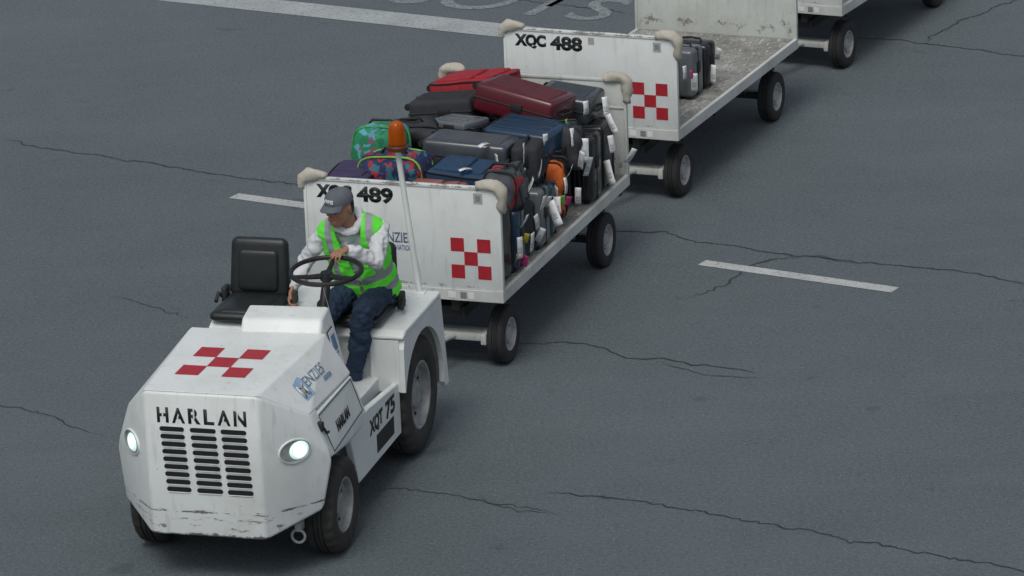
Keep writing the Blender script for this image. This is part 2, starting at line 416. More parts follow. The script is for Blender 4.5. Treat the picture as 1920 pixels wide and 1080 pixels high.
def make_cart(idx, code, drawdir):
    cart = empty('baggage_cart', T_C[idx])
    cart['category'] = 'baggage cart'; cart['group'] = 'carts towed in a row behind the tug'
    b = bmesh.new()
    box(b, (-L + .03, -W2 + .03, ZB - .03), (-.03, W2 - .03, ZB), .004)
    obj_from('bed', b, M_bed, cart)
    b = bmesh.new()
    box(b, (-L, W2 - .03, ZF), (0, W2, ZB + .006), .005); box(b, (-L, -W2, ZF), (0, -W2 + .03, ZB + .006), .005)
    box(b, (-.032, -W2 + .028, ZF + .001), (-.001, W2 - .028, ZF + .084), .003); box(b, (-L + .001, -W2 + .028, ZF + .001), (-L + .032, W2 - .028, ZF + .084), .003)
    fr = obj_from('bed_frame', b, M_frame, cart)
    for y0, ww, mm in ((.32, .055, M_tag), (.41, .045, M_greyl4), (.47, .04, M_tag)):
        b = bmesh.new(); quads(b, (-.0005, y0, ZF + .02), (0, 1, 0), (0, 0, 1), [(0, 0, ww, .045)]); obj_from('data_plate', b, mm, fr)
    hazard_panel(cart, -.022, 1, code, False)
    hazard_panel(cart, -L + .022, -1, None, True)
    b = bmesh.new()
    for y in (-.35, .35): box(b, (-L + .05, y - .03, ZF - .09), (-.05, y + .03, ZF - .002), .004)
    for x in (-.25, -1.0, -1.7, -2.4, -2.85): box(b, (x - .03, -W2 + .04, ZF - .06), (x + .03, W2 - .04, ZF - .004), .004)
    box(b, (-2.66, -.30, .20), (-2.50, -.24, ZF - .05)); box(b, (-2.66, .24, .20), (-2.50, .30, ZF - .05))
    box(b, (-2.61, -.58, .18), (-2.55, .58, .24), .004)
    cyl(b, (-.32, 0, .30), (-.32, 0, ZF - .01), .16, seg=28)
    box(b, (-.60, -.40, .38), (-.10, .40, .46), .006)
    obj_from('chassis', b, M_steel, cart)
    b = bmesh.new()
    box(b, (-.36, -.58, .17), (-.29, .58, .23), .005)
    box(b, (-.20, -.62, .20), (-.14, .60, .25), .006)
    for s in (-1, 1): box(b, (-.40, s * .52 - .02, .18), (-.12, s * .52 + .02, .26), .005)
    h = V(drawdir)
    for s in (-1, 1): tube(b, [(-.17, s * .30, .23), (h.x * .78, h.y * .7 + s * .04, .25), (h.x + .02, h.y, .27)], .024, 8)
    lp = [h + V((.05 + .045 * math.cos(a), .045 * math.sin(a), .27)) for a in [k * math.pi / 6 for k in range(12)]]
    tube(b, lp, .012, 6, closed=True)
    obj_from('drawbar', b, M_frame, cart, smooth='auto')
    R, w = .2076, .125
    for x in (-.3236, -2.5785):
        for s in (1, -1):
            M = Matrix.Translation((x, s * (.662 - w / 2), R))
            if s < 0: M = M @ RZ
            make_wheel(cart, M, R, w)
    return cart
def to_local(M, p): return M.inverted() @ V(p)
h1 = to_local(T_C[0], T_TUG @ V((-.72, 0, .27))); h2 = to_local(T_C[1], T_C[0] @ V((-L - .1, 0, .27))); h3 = to_local(T_C[2], T_C[1] @ V((-L - .1, 0, .27)))
c1 = make_cart(0, '489', (h1.x, h1.y, 0)); c1['label'] = 'white baggage cart loaded with suitcases behind the tug'
c2 = make_cart(1, '488', (h2.x, h2.y, 0)); c2['label'] = 'worn white baggage cart carrying only a few suitcases'
c3 = make_cart(2, None, (h3.x, h3.y, 0)); c3['label'] = 'empty white baggage cart at the end of the row'

# ------------------------------------------------------------------ tug
tug = empty('baggage_tug', T_TUG, label='scuffed white baggage tug with lit headlights on asphalt', category='baggage tractor')
XF = 2.437
b = bmesh.new()
hull(b, [(XF, s * .365, z) for s in (-1, 1) for z in (1.235, .315)] + [(2.14, s * .585, 1.03) for s in (-1, 1)] + [(2.13, s * .640, .42) for s in (-1, 1)] + [(2.07, s * .695, .74) for s in (-1, 1)]
     + [(1.98, s * .62, .52) for s in (-1, 1)] + [(2.0, s * .59, 1.015) for s in (-1, 1)] + [(2.05, s * .36, .29) for s in (-1, 1)] + [(2.02, s * .38, 1.238) for s in (-1, 1)], .016, 3)
nose_bvh = BVHTree.FromBMesh(b)
nose = obj_from('nose_panel', b, M_nose, tug, smooth='auto')
b = bmesh.new()
hp = []
for s, yr in ((1, .415), (-1, .47)):
    hp += [(XF - .005, s * .363, 1.243), (1.235, s * yr, 1.243), (1.20, s * (.56 if s > 0 else .58), .975), (2.13, s * .588, 1.03), (1.2, s * .46, .9), (2.1, s * .46, .9)]
hull(b, hp, .009)
hood_bvh = BVHTree.FromBMesh(b)
hood = obj_from('hood', b, M_tug, tug)
b = bmesh.new()
hull(b, [p for s in (-1, 1) for p in ((2.03, s * .600, 1.0), (1.22, s * .565, .965), (1.10, s * .61, .70), (1.10, s * .61, .62), (1.45, s * .625, .62), (1.5, s * .64, .66), (2.03, s * .672, .72))], .006)
side_bvh = BVHTree.FromBMesh(b)
box(b, (.30, -.48, .30), (2.04, .48, .66), .01)
for s in (-1, 1):
    prism(b, [(.36, .28), (1.30, .28), (1.36, .42), (1.44, .60), (1.42, .675), (1.06, .69), (.36, .625)], s * .570, s * .613, bev=.004)
side = obj_from('side_panel', b, M_tug, tug)
b = bmesh.new()
box(b, (.36, -.569, .54), (1.13, .569, .565), .004)
obj_from('floor_plate', b, M_floor, tug)
def onside(x, z, s=1):
    h = side_bvh.ray_cast(V((x, s * 1.2, z)), V((0, -s, 0)))
    return (h[0] if h[0] else V((x, s * .62, z))) + V((0, s * .0005, 0))
for s in (-1, 1):
    b = bmesh.new(); cs = ((2.02, .985), (1.25, .955), (1.16, .72), (1.93, .725))
    ring = []
    for i in range(4):
        a, c = V(cs[i]), V(cs[(i + 1) % 4])
        for k in range(6): q = a.lerp(c, k / 6); ring.append(onside(q.x, q.y, s))
    tube(b, ring, .0038, 6, closed=True)
    obj_from('door_seam', b, M_black, tug)
XA = -.05
b = bmesh.new()
box(b, (-.50, -.43, .34), (.355, .43, .945), .012)
AR_ = .455
arc = [(XA + AR_ * math.cos(a), .40 + AR_ * math.sin(a)) for a in [math.radians(21 + k * (188 - 21) / 18) for k in range(19)]]
poly = [(-.50, .935), (.28, .935), (.36, .915), (.385, .86), (.385, .565)] + arc + [(-.53, .30), (-.61, .30)]
for s in (-1, 1):
    prism(b, poly, s * .628, s * .662)
    box(b, (.350, min(s * .431, s * .627), .565), (.383, max(s * .431, s * .627), .92), .003)
    prism(b, [(-.50, .93), (-.475, .93), (-.585, .30), (-.61, .30)], s * .25, s * .627)
hull(b, [(-.505, s * .664, z) for s in (-1, 1) for z in (.936, .975)] + [(.33, s * .664, .975) for s in (-1, 1)] + [(.39, s * .664, z) for s in (-1, 1) for z in (.925, .95)] + [(.39, s * .664, .936) for s in (-1, 1)], .012)
rear = obj_from('rear_body', b, M_tug, tug)
b = bmesh.new(); box(b, (-.72, -.12, .2), (-.48, .12, .42), .01); cyl(b, (-.70, 0, .15), (-.70, 0, .48), .02)
box(b, (-.46, -.42, .2), (2.0, .42, .32), .01); cyl(b, (XA, -.6, .4), (XA, .6, .4), .07); cyl(b, (1.743, -.55, .305), (1.743, .55, .305), .05)
obj_from('chassis', b, M_steel, tug)
b = bmesh.new()
hull(b, [(x, y, z) for y in (-.04, .475) for x, z in ((1.27, 1.235), (1.20, 1.315), (1.0, 1.335), (.98, 1.30), (.98, .9), (1.2, .9))] + [(.98, .56, .94), (1.2, .56, .94)], .016, 3)
bmesh.ops.transform(b, matrix=KI, verts=b.verts[:])
cowl = obj_from('dashboard_cowl', b, M_tug, tug)
b = bmesh.new(); sx = V((-1, 0, 0)); sy = V((0, -.085, .36)).normalized()
quads(b, (1.19, .540, 1.06), sx, sy, [(0, 0, .13, .17)]); quads(b, (1.18, .5395, 1.07), sx, sy, [(0, 0, .11, .15)], .004, 1); quads(b, (1.165, .538, 1.09), sx, sy, [(0, 0, .08, .10)], .006, 2)
bmesh.ops.transform(b, matrix=KI, verts=b.verts[:])
obj_from('warning_sticker', b, [M_steel, M_tag, M_blue], cowl)
# nose details
b = bmesh.new()
for r in range(9):
    z = 1.003 - r * .0485
    for (y0, y1) in ((-.262, -.105), (-.068, .098), (.128, .292)):
        dy = r * .003 - .012
        t = bmesh.new()
        pts = []
        for cx, a0 in ((y1 - .015 + dy, -90), (y0 + .015 + dy, 90)):
            for k in range(7):
                a = math.radians(a0 + k * 30); pts.append((cx + .015 * math.cos(a), z + .015 * math.sin(a)))
        vs = [t.verts.new((XF - .001, p[0], p[1])) for p in pts]; f = t.faces.new(vs)
        r_ = bmesh.ops.extrude_face_region(t, geom=[f])
        for gg in r_['geom']:
            if isinstance(gg, bmesh.types.BMVert): gg.co.x += .004
        merge(b, t, 0)
        box(b, (XF + .001, y0 + .01 + dy, z - .020), (XF + .007, y1 - .01 + dy, z - .0165), .001, 1, 1)
obj_from('grille', b, [M_black, M_nose], nose)  # black inlays paint the shade of louvre slots that are not cut
x = -.285
for ch, w in zip('HARLAN', (.074, .082, .078, .066, .082, .080)):
    text_mesh(ch, w, .098, (XF + .0005, x, 1.043), (0, 1, 0), (0, 0, 1), M_letter, nose, bold=.03)
    if ch in 'HARN':
        b = bmesh.new(); zz = 1.043
        if ch == 'A': quads(b, (XF + .0012, x + w * .40, zz), (0, 1, 0), (0, 0, 1), [(0, .0, .009, .045)], .0015)
        elif ch == 'H': quads(b, (XF + .0012, x + w * .44, zz), (0, 1, 0), (0, 0, 1), [(0, .03, .009, .07)], .0015)
        elif ch == 'R': quads(b, (XF + .0012, x + w * .42, zz), (0, 1, 0), (0, 0, 1), [(0, .03, .009, .10)], .0015)
        else: quads(b, (XF + .0012, x + w * .25, zz), (0, 1, 0), (0, 0, 1), [(0, .0, .008, .09)], .0015)
        obj_from('stencil_bridge', b, M_nose, nose)
    x += w + .0215
# headlights
for s in (1, -1):
    A = V((XF, s * .365, .84)); Bp = V((2.09, s * .675, .84)); d = (Bp - A).normalized(); n = V((abs(d.y), s * abs(d.x), 0)).normalized()
    C0 = A + (Bp - A) * .50; hit = nose_bvh.ray_cast(C0 + n * .3, -n); Cc = (hit[0] if hit[0] else C0) + n * .006; up = V((0, 0, 1))
    def ring(t, c, rx, ry, off): return [t.verts.new(c + d * rx * math.cos(a) + up * ry * math.sin(a) + n * off) for a in [2 * math.pi * k / 32 for k in range(32)]]
    b = bmesh.new()
    for seq, mi in ((((.122, .084, -.020), (.114, .077, .003), (.108, .072, .004)), 0), (((.108, .072, .004), (.100, .066, -.003)), 1)):
        t = bmesh.new(); rs = [ring(t, Cc, *q) for q in seq]
        for P, Q in zip(rs[:-1], rs[1:]):
            for k in range(32): t.faces.new((P[k], P[(k + 1) % 32], Q[(k + 1) % 32], Q[k]))
        if mi: t.faces.new(rs[-1])
        merge(b, t, mi)
    hl = obj_from('headlight', b, [M_nose, M_rim], tug, smooth='auto')
    c2_ = Cc + d * (.030 if s > 0 else -.005)
    b = bmesh.new(); t = bmesh.new()
    R0 = ring(t, c2_, .068, .058, -.002); R1 = ring(t, c2_, .060, .051, .006); R2 = ring(t, c2_, .046, .040, .009)
    for P, Q in ((R0, R1), (R1, R2)):
        for k in range(32): t.faces.new((P[k], P[(k + 1) % 32], Q[(k + 1) % 32], Q[k]))
    merge(b, t, 0)
    t = bmesh.new(); R2 = ring(t, c2_, .046, .040, .009); R3 = ring(t, c2_, .02, .018, .013)
    for k in range(32): t.faces.new((R2[k], R2[(k + 1) % 32], R3[(k + 1) % 32], R3[k]))
    t.faces.new(R3); merge(b, t, 1)
    obj_from('lamp_lens', b, [M_lampo, M_lamp if s > 0 else M_lamp2], hl, smooth=True)
b = bmesh.new(); quads(b, KI @ V((2.10, -.245, 1.2445)), (.0, 1, 0), (-1, 0, 0), [(i * .15, j * .172, (i + 1) * .15, (j + 1) * .172) for i, j in ((0, 0), (2, 0), (1, 1), (0, 2), (2, 2))])
obj_from('emblem', b, M_red, hood)
p0 = V((XF, .363, 1.243)); p1 = V((1.235, .415, 1.243)); p2 = V((2.13, .588, 1.03)); p3 = V((1.20, .56, .975))
ud = ((p1 - p0).normalized() + (p3 - p2).normalized()).normalized(); nn = (p1 - p0).cross(p2 - p0).normalized()
if nn.z < 0: nn = -nn
ud = (ud - nn * ud.dot(nn)).normalized(); vd = nn.cross(ud).normalized()
if vd.z < 0: vd = -vd
def onsl(u, v): return p2.lerp(p3, u).lerp(p0.lerp(p1, u), v)
text_mesh('ENZIES', .33, .070, onsl(.345, .42), ud, vd, M_greyl3, hood, bold=.0, onto=hood_bvh)
text_mesh('AVIATION', .15, .032, onsl(.56, .26), ud, vd, M_blue, hood, bold=.0, onto=hood_bvh)
# pale rounded emblem plate with a white letter
b = bmesh.new(); t = bmesh.new(); eo = onsl(.17, .24)
vs = []
for (ex_, ey_) in ((0, 0), (.15, 0), (.15, .12), (.11, .15), (0, .13)):
    q = eo + ud * ex_ + vd * ey_; h_ = hood_bvh.ray_cast(q + nn * .2, -nn); vs.append(t.verts.new((h_[0] if h_[0] else q) + nn * .003))
f = t.faces.new(vs); r_ = bmesh.ops.extrude_face_region(t, geom=[f])
for gg in r_['geom']:
    if isinstance(gg, bmesh.types.BMVert): gg.co += nn * .001
merge(b, t); em_ = obj_from('emblem', b, M_sky, hood)
eb = text_mesh('M', .105, .090, onsl(.185, .29) + nn * .0, ud, vd, M_tug, hood, bold=.04, onto=hood_bvh)
for v in eb.data.vertices: v.co += nn * .003
text_mesh('HARLAN', .31, .07, onside(1.76, .79), (-1, 0, -.02), (0, -.07, 1), M_letter, side, bold=.04, onto=side_bvh)
text_mesh('XQT', .29, .122, (1.04, .6135, .478), (-1, 0, .0), (0, 0, 1), M_letter, side, bold=.05)
text_mesh('75', .205, .122, (.685, .6135, .478), (-1, 0, .0), (0, 0, 1), M_letter, side, bold=.04)
b = bmesh.new(); quads(b, (.90, .6135, .335), (-1, 0, 0), (0, 0, 1), [(0, 0, .38, .12)]); obj_from('step_recess_shade', b, M_black, side)  # flat black plate paints the shade inside the step opening
b = bmesh.new(); box(b, (2.04, .60, .90), (2.08, .645, .96), .006); tube(b, [(2.06, .64, .93), (2.03, .655, .88), (1.98, .65, .87)], .009, 8)
obj_from('hood_latch', b, M_steel, hood)
b = bmesh.new(); tube(b, [(2.16, .48 + .042 * math.cos(a), .245 + .042 * math.sin(a)) for a in [k * math.pi / 8 for k in range(16)]], .009, 8, closed=True)
box(b, (2.09, .46, .275), (2.17, .50, .33), .004)
obj_from('tow_ring', b, M_rimC, tug, smooth=True)
for (x, yo, R, w) in ((XA, .645, .3998, .22), (1.743, .665, .3046, .20)):
    for s in (1, -1):
        M = Matrix.Translation((x, s * (yo - w / 2), R))
        if s < 0: M = M @ RZ
        make_wheel(tug, M, R, w, True, M_rim)
# ------------------------------------------------------------------ blobs
def sph_pts(c, r, rot=None, n=10):
    out = []
    if not isinstance(r, (tuple, list)): r = (r, r, r)
    for i in range(n + 1):
        th = math.pi * i / n
        for k in range(n * 2):
            ph = math.pi * k / n
            p = V((r[0] * math.sin(th) * math.cos(ph), r[1] * math.sin(th) * math.sin(ph), r[2] * math.cos(th)))
            if rot: p = rot @ p
            out.append(V(c) + p)
            if i in (0, n): break
    return out
def blob(bm, *balls, n=9):
    t = bmesh.new()
    for bl in balls:
        for p in sph_pts(bl[0], bl[1], bl[2] if len(bl) > 2 else None, n): t.verts.new(p)
    bmesh.ops.convex_hull(t, input=t.verts[:])
    bmesh.ops.delete(t, geom=[v for v in t.verts if not v.link_faces], context='VERTS')
    merge(bm, t)
def seat(xc, yc):
    e = sub_empty('seat', tug, Matrix.Translation((xc, yc, 0)))
    b = bmesh.new()
    blob(b, *[((x, y, 1.02), (.05, .05, .035)) for x in (-.06, .34) for y in (-.165, .165)])
    blob(b, *[((x, y, 1.045), (.04, .04, .022)) for x in (.0, .32) for y in (-.12, .12)])
    box(b, (-.05, -.17, .972), (.33, .17, 1.0), .01)
    obj_from('cushion', b, M_vinyl, e, smooth='auto')
    b = bmesh.new()
    blob(b, *[((-.075 - z * .14, s * (.158 if z < .2 else .145), 1.07 + z), (.042, .052, .052)) for z in (0, .30) for s in (-1, 1)])
    blob(b, *[((-.040 - z * .14, s * .10, 1.11 + z), (.025, .04, .04)) for z in (0, .20) for s in (-1, 1)])
    obj_from('backrest', b, M_vinyl, e, smooth='auto')
    for s in (-1, 1):
        b = bmesh.new()
        box(b, (-.10, s * .235 - .02, .99), (-.0, s * .235 + .02, 1.10), .015, 3); tube(b, [(-.05, s * .235, 1.0), (-.0, s * .27, 1.06), (.06, s * .27, 1.02)], .014, 8)
        obj_from('seat_bracket', b, M_steel, e, smooth='auto')
seat(.01, -.445); seat(-.02, .285)
def kobj(name, b, m, parent=tug, smooth='auto'):
    bmesh.ops.transform(b, matrix=KI, verts=b.verts[:]); return obj_from(name, b, m, parent, smooth=smooth)
Mw = Matrix.Translation((.85, .435, 1.52)) @ Matrix.Rotation(math.radians(5), 4, 'Y')
b = bmesh.new()
tube(b, [Mw @ V((.225 * math.cos(a), .225 * math.sin(a), 0)) for a in [2 * math.pi * k / 48 for k in range(48)]], .0155, 10, closed=True)
for a in (math.radians(180), math.radians(60), math.radians(-60)):
    tube(b, [Mw @ V((.03 * math.cos(a), .03 * math.sin(a), -.03)), Mw @ V((.12 * math.cos(a), .12 * math.sin(a), -.02)), Mw @ V((.221 * math.cos(a), .221 * math.sin(a), 0))], [.020, .016, .013], 8)
cyl(b, Mw @ V((0, 0, -.055)), Mw @ V((0, 0, -.008)), .045, .038, 20)
cyl(b, Mw @ V((0, 0, -.05)), (1.0, .42, 1.20), .028, .032, 16)
kobj('steering_wheel', b, M_black)
b = bmesh.new(); tube(b, [(.42, .10, .97), (.40, .085, 1.05), (.38, .065, 1.155)], .009, 8); cyl(b, (.38, .065, 1.15), (.378, .063, 1.185), .02, .016)
cyl(b, (.42, .10, .56), (.42, .10, .98), .01); kobj('gear_lever', b, M_steel)
bc = sub_empty('warning_beacon', tug, KI)
b = bmesh.new(); P0 = V((-.403, .757, .975)); P1 = V((-.403, .652, 1.955)); cyl(b, P0, P1, .021, .019, 14)
box(b, (-.445, .71, .972), (-.36, .80, .985), .003); box(b, (-.44, .725, .98), (-.43, .765, 1.18), .003)
obj_from('pole', b, M_tug, bc, smooth='auto')
b = bmesh.new(); Mb = Matrix.Translation(P1) @ Matrix.Rotation(math.radians(90), 4, 'X')
lathe(b, [(0, 0), (.05, 0), (.070, .006), (.072, .030), (.060, .040), (0, .040)], 32)
cyl(b, (0, .0395, 0), (0, .16, 0), .030, .034, 14)
bmesh.ops.transform(b, matrix=Mb, verts=b.verts[:])
M_amb = simple('beacon_base', (.10, .03, .01), .4); obj_from('lamp_base', b, M_amb, bc, smooth='auto')
m, nt, bs = new_mat('amber_plastic'); c = mixc(nt, ramp(nt, ntex(nt, 3, 2), .3, .7), (.95, .22, .008), (.80, .15, .005)); nt.links.new(c, bs.inputs['Base Color'])
bs.inputs['Roughness'].default_value = .10; bs.inputs['Transmission Weight'].default_value = .65; bs.inputs['IOR'].default_value = 1.3
b = bmesh.new(); lathe(b, [(0, .0405), (.056, .0405), (.060, .050), (.058, .09), (.056, .13), (.052, .165), (.042, .188), (.024, .199), (0, .202)], 40)
bmesh.ops.transform(b, matrix=Mb, verts=b.verts[:]); obj_from('lamp_dome', b, m, bc, smooth=True)

# ------------------------------------------------------------------ person
def fuse(bm, voxel, sm=3, wr=0, wsc=9, smf=.5):
    bmesh.ops.recalc_face_normals(bm, faces=bm.faces[:])
    me = bpy.data.meshes.new('t'); bm.to_mesh(me); bm.free()
    o = bpy.data.objects.new('t', me); COL.objects.link(o)
    r = o.modifiers.new('r', 'REMESH'); r.mode = 'VOXEL'; r.voxel_size = voxel
    s = o.modifiers.new('s', 'SMOOTH'); s.iterations = sm; s.factor = smf
    dg = bpy.context.evaluated_depsgraph_get(); dg.update()
    m2 = bpy.data.meshes.new_from_object(o.evaluated_get(dg)); bpy.data.objects.remove(o)
    b = bmesh.new(); b.from_mesh(m2); bpy.data.meshes.remove(m2)
    if wr:
        b.normal_update()
        mv = [(v, v.normal * wr * (noise.noise(v.co * wsc) + .5 * noise.noise(v.co * wsc * 2.3 + V((4, 4, 4))) + .25 - .7 * abs(noise.noise(V((v.co.x * wsc * 1.3, v.co.y * wsc, v.co.z * wsc * 2.6)))))) for v in b.verts]
        for v, d in mv: v.co += d
    return b
Hp = V((.00, .51, 1.13)); Sp = V((.24, .465, 1.605))
ax = (Sp - Hp).normalized(); lt = V((-.10, 1, 0)); lt = (lt - ax * lt.dot(ax)).normalized(); fw = lt.cross(ax).normalized()
Rt = Matrix((lt, fw, ax)).transposed()
SL = Sp + lt * .185; SR = Sp - lt * .185
EL = V((.44, .67, 1.46)); HL = V((.565, .505, 1.575))
ER = V((.20, .145, 1.38)); HR = V((.335, .085, 1.235))
HipL = V((.02, .60, 1.125)); HipR = V((.02, .40, 1.125))
KL = V((.46, .575, 1.125)); KR = V((.47, .34, 1.13)); AL = V((.46, .485, .675)); AR = V((.52, .27, .675))
HC = V((.345, .42, 1.78))
Rh = (Matrix.Rotation(math.radians(-28), 3, 'Z') @ Matrix.Rotation(math.radians(10), 3, 'Y'))
def hd(x, y, z): return HC + Rh @ V((x, y, z)) * .96
person = empty('person', T_OLD @ Matrix.Translation((0, .48, 1.05)), label='driver in grey cap, hoodie and green reflective vest steering the tug', category='person')
PO = Matrix.Translation((0, -.48, -1.05))
def hand(bm, w, d, n, s, curl, thumb=1.0):
    d = V(d).normalized(); n = V(n); n = (n - d * n.dot(d)).normalized(); s = V(s); s = (s - d * s.dot(d) - n * s.dot(n)).normalized()
    w = V(w); R = Matrix((d, s, n)).transposed()
    blob(bm, (w, (.022, .028, .018), R), (w + d * .045, (.025, .038, .015), R), (w + d * .085, (.012, .042, .013), R), n=7)
    for k, (off, ln) in enumerate(((.033, .074), (.011, .084), (-.011, .078), (-.033, .061))):
        p = w + d * (.088 - .006 * abs(k - 1)) + s * off; dd = (d + s * (off * 4.0)).normalized(); rr = .0095
        for q, (fr, cu) in enumerate(((.45, curl[0]), (.31, curl[1]), (.24, curl[2]))):
            cc = math.cos(cu); sn = math.sin(cu); nb = (n - dd * n.dot(dd)).normalized() if q == 0 else nb2
            nd = (dd * cc + nb * sn).normalized(); nb2 = (nb * cc - dd * sn).normalized()
            p2_ = p + nd * ln * fr; blob(bm, (p, rr), (p2_, rr - .0009), n=5); p = p2_; rr -= .0009; dd = nd
    tb = w + d * .028 + s * .032
    t1 = tb + (d * .6 + s * .75 * thumb + n * .25).normalized() * .042; t2 = t1 + (d * .85 + s * .2 + n * .45).normalized() * .032
    blob(bm, (tb, .014), (t1, .0115), n=5); blob(bm, (t1, .0115), (t2, .0095), n=5)
b = bmesh.new()
blob(b, (hd(-.012, 0, .035), (.098, .077, .092), Rh), (hd(.012, 0, -.03), (.078, .066, .07), Rh))
blob(b, (hd(.03, 0, -.045), (.055, .058, .055), Rh), (hd(.055, 0, -.098), (.026, .030, .018), Rh))
blob(b, (hd(.078, 0, .022), (.012, .050, .010), Rh), (hd(.070, 0, .03), (.012, .055, .012), Rh))
blob(b, (hd(.088, 0, .008), .008), (hd(.112, 0, -.032), .012)); blob(b, (hd(.096, -.012, -.036), .009), (hd(.096, .012, -.036), .009))
blob(b, (hd(.088, -.02, -.064), .0075), (hd(.094, 0, -.062), .0085), (hd(.088, .02, -.064), .0075)); blob(b, (hd(.086, -.018, -.078), .007), (hd(.090, 0, -.079), .009), (hd(.086, .018, -.078), .007))
for s in (-1, 1):
    blob(b, (hd(-.012, s * .080, .015), (.018, .008, .026), Rh), (hd(-.018, s * .080, -.018), (.010, .007, .014), Rh)); blob(b, (hd(.058, s * .045, -.02), (.022, .02, .016), Rh), (hd(.05, s * .05, -.035), .014))
blob(b, (hd(-.03, 0, -.05), .056), (Sp + ax * .03, .055))
blob(b, (Sp - ax * .03, (.11, .05, .04), Rt), (Hp + ax * .30, (.11, .07, .08), Rt)); blob(b, (Hp + ax * .3, (.10, .07, .08), Rt), (Hp, (.12, .08, .06), Rt))
for S, E, Hh in ((SL, EL, HL), (SR, ER, HR)):
    blob(b, (Sp - ax * .03, .04), (S - ax * .015, .034)); blob(b, (S - ax * .015, .034), (E, .028)); blob(b, (E, .028), (Hh, .023))
for h_, k_, a_ in ((HipL, KL, AL), (HipR, KR, AR)):
    blob(b, (h_, .065), (k_, .045)); blob(b, (k_, .045), (k_.lerp(a_, .3), .045), (a_, .033)); blob(b, (a_, .03), (a_ + V((.05, 0, -.07)), .025))
hand(b, HL, (.75, -.50, -.10), (.1, 0, -1), (.3, -1, 0), (.55, .75, .6))
hand(b, HR, (.35, -.18, -.75), (.2, .75, -.3), (1, .1, .3), (.5, .8, .7))
b = fuse(b, .0045, 2)
bmesh.ops.transform(b, matrix=PO, verts=b.verts[:])
obj_from('body', b, M_skin, person, smooth=True)
M_eye = simple('eye_dark', (.03, .02, .018), .3)
for s in (-1, 1):
    b = bmesh.new(); blob(b, (hd(.079, s * .031, .004), (.008, .012, .006), Rh), n=6)
    bmesh.ops.transform(b, matrix=PO, verts=b.verts[:]); obj_from('eye', b, M_eye, person, smooth=True)
b = bmesh.new()
blob(b, (hd(-.03, 0, .02), (.084, .077, .067), Rh), (hd(-.05, 0, -.03), (.056, .066, .04), Rh))
bmesh.ops.transform(b, matrix=PO, verts=b.verts[:]); obj_from('hair', b, M_hair, person, smooth=True)
t = bmesh.new(); n1, n2 = 14, 36
rows = []
for i in range(n1 + 1):
    th = (math.pi / 2) * i / n1
    row = []
    for k in range(n2):
        ph = 2 * math.pi * k / n2; rr = math.sin(th) ** .85
        px = -.008 + .110 * rr * math.cos(ph); py = .091 * rr * math.sin(ph); pz = .052 + .088 * max(0, math.cos(th)) ** .8
        row.append(t.verts.new(hd(px, py, pz)))
        if i == 0: break
    rows.append(row)
for k in range(n2): t.faces.new((rows[0][0], rows[1][k], rows[1][(k + 1) % n2]))
for i in range(1, n1):
    for k in range(n2): t.faces.new((rows[i][k], rows[i + 1][k], rows[i + 1][(k + 1) % n2], rows[i][(k + 1) % n2]))
br = []
for k in range(13):
    a = math.radians(-66 + k * 11); r0 = V((-.008 + .106 * math.cos(a), .088 * math.sin(a), .058)); ext = .064 * math.cos(a * .9) ** .6
    r1 = r0 + V((ext, 0, -.002 - .02 * abs(math.sin(a)) ** 2 - .012)); br.append([t.verts.new(hd(*(r0 + V((0, 0, dz))))) for dz in (0, -.007)] + [t.verts.new(hd(*(r1 + V((0, 0, dz))))) for dz in (0, -.006)])
for k in range(12):
    A, B = br[k], br[k + 1]
    t.faces.new((A[0], A[2], B[2], B[0])); t.faces.new((A[1], B[1], B[3], A[3])); t.faces.new((A[2], A[3], B[3], B[2]))
b = bmesh.new(); merge(b, t); blob(b, (hd(-.008, 0, .138), .008), n=5)
bmesh.ops.transform(b, matrix=PO, verts=b.verts[:]); cap = obj_from('cap', b, M_cap, person, smooth='auto')
text_mesh('VANS', .085, .028, PO @ hd(.102, -.0425, .078), Rh @ V((0, 1, 0)), Rh @ V((-.30, 0, 1)), M_tag, cap, bold=.03, ext=.002)
b = bmesh.new()
blob(b, (Hp - ax * .0, (.165, .125, .09), Rt), (Hp + ax * .10, (.155, .115, .05), Rt))
for h_, k_, a_ in ((HipL, KL, AL), (HipR, KR, AR)):
    blob(b, (h_, .095), (k_, .074)); blob(b, (k_, .073), (k_.lerp(a_, .35), .070), ); blob(b, (k_.lerp(a_, .35), .070), (a_, .056))
b = fuse(b, .009, 3, .024, 12)
bmesh.ops.transform(b, matrix=PO, verts=b.verts[:]); obj_from('trousers', b, M_trou, person, smooth=True)
for a_ in (AL, AR):
    b = bmesh.new(); blob(b, (a_ + V((-.015, 0, -.045)), .045), (a_ + V((.05, 0, -.075)), (.045, .042, .032)), (a_ + V((.15, 0, -.085)), (.05, .044, .022)))
    bmesh.ops.transform(b, matrix=PO, verts=b.verts[:]); obj_from('shoe', b, M_shoe, person, smooth=True)
b = bmesh.new()
TOR = [(Hp + ax * .03, (.165, .125, .07), Rt), (Hp + ax * .25, (.160, .120, .08), Rt), (Hp + ax * .42, (.160, .108, .07), Rt), (Sp - ax * .02, (.125, .080, .045), Rt)]
for A, B in zip(TOR[:-1], TOR[1:]): blob(b, A, B)
for S, E, Hh in ((SL, EL, HL), (SR, ER, HR)):
    Wr = E.lerp(Hh, .88)
    blob(b, (Sp - ax * .01, .050), (S - ax * .02, .056)); blob(b, (S - ax * .02, .060), (E, .052)); blob(b, (E, .052), (E.lerp(Wr, .75), .044)); blob(b, (E.lerp(Wr, .75), .043), (Wr, .036))
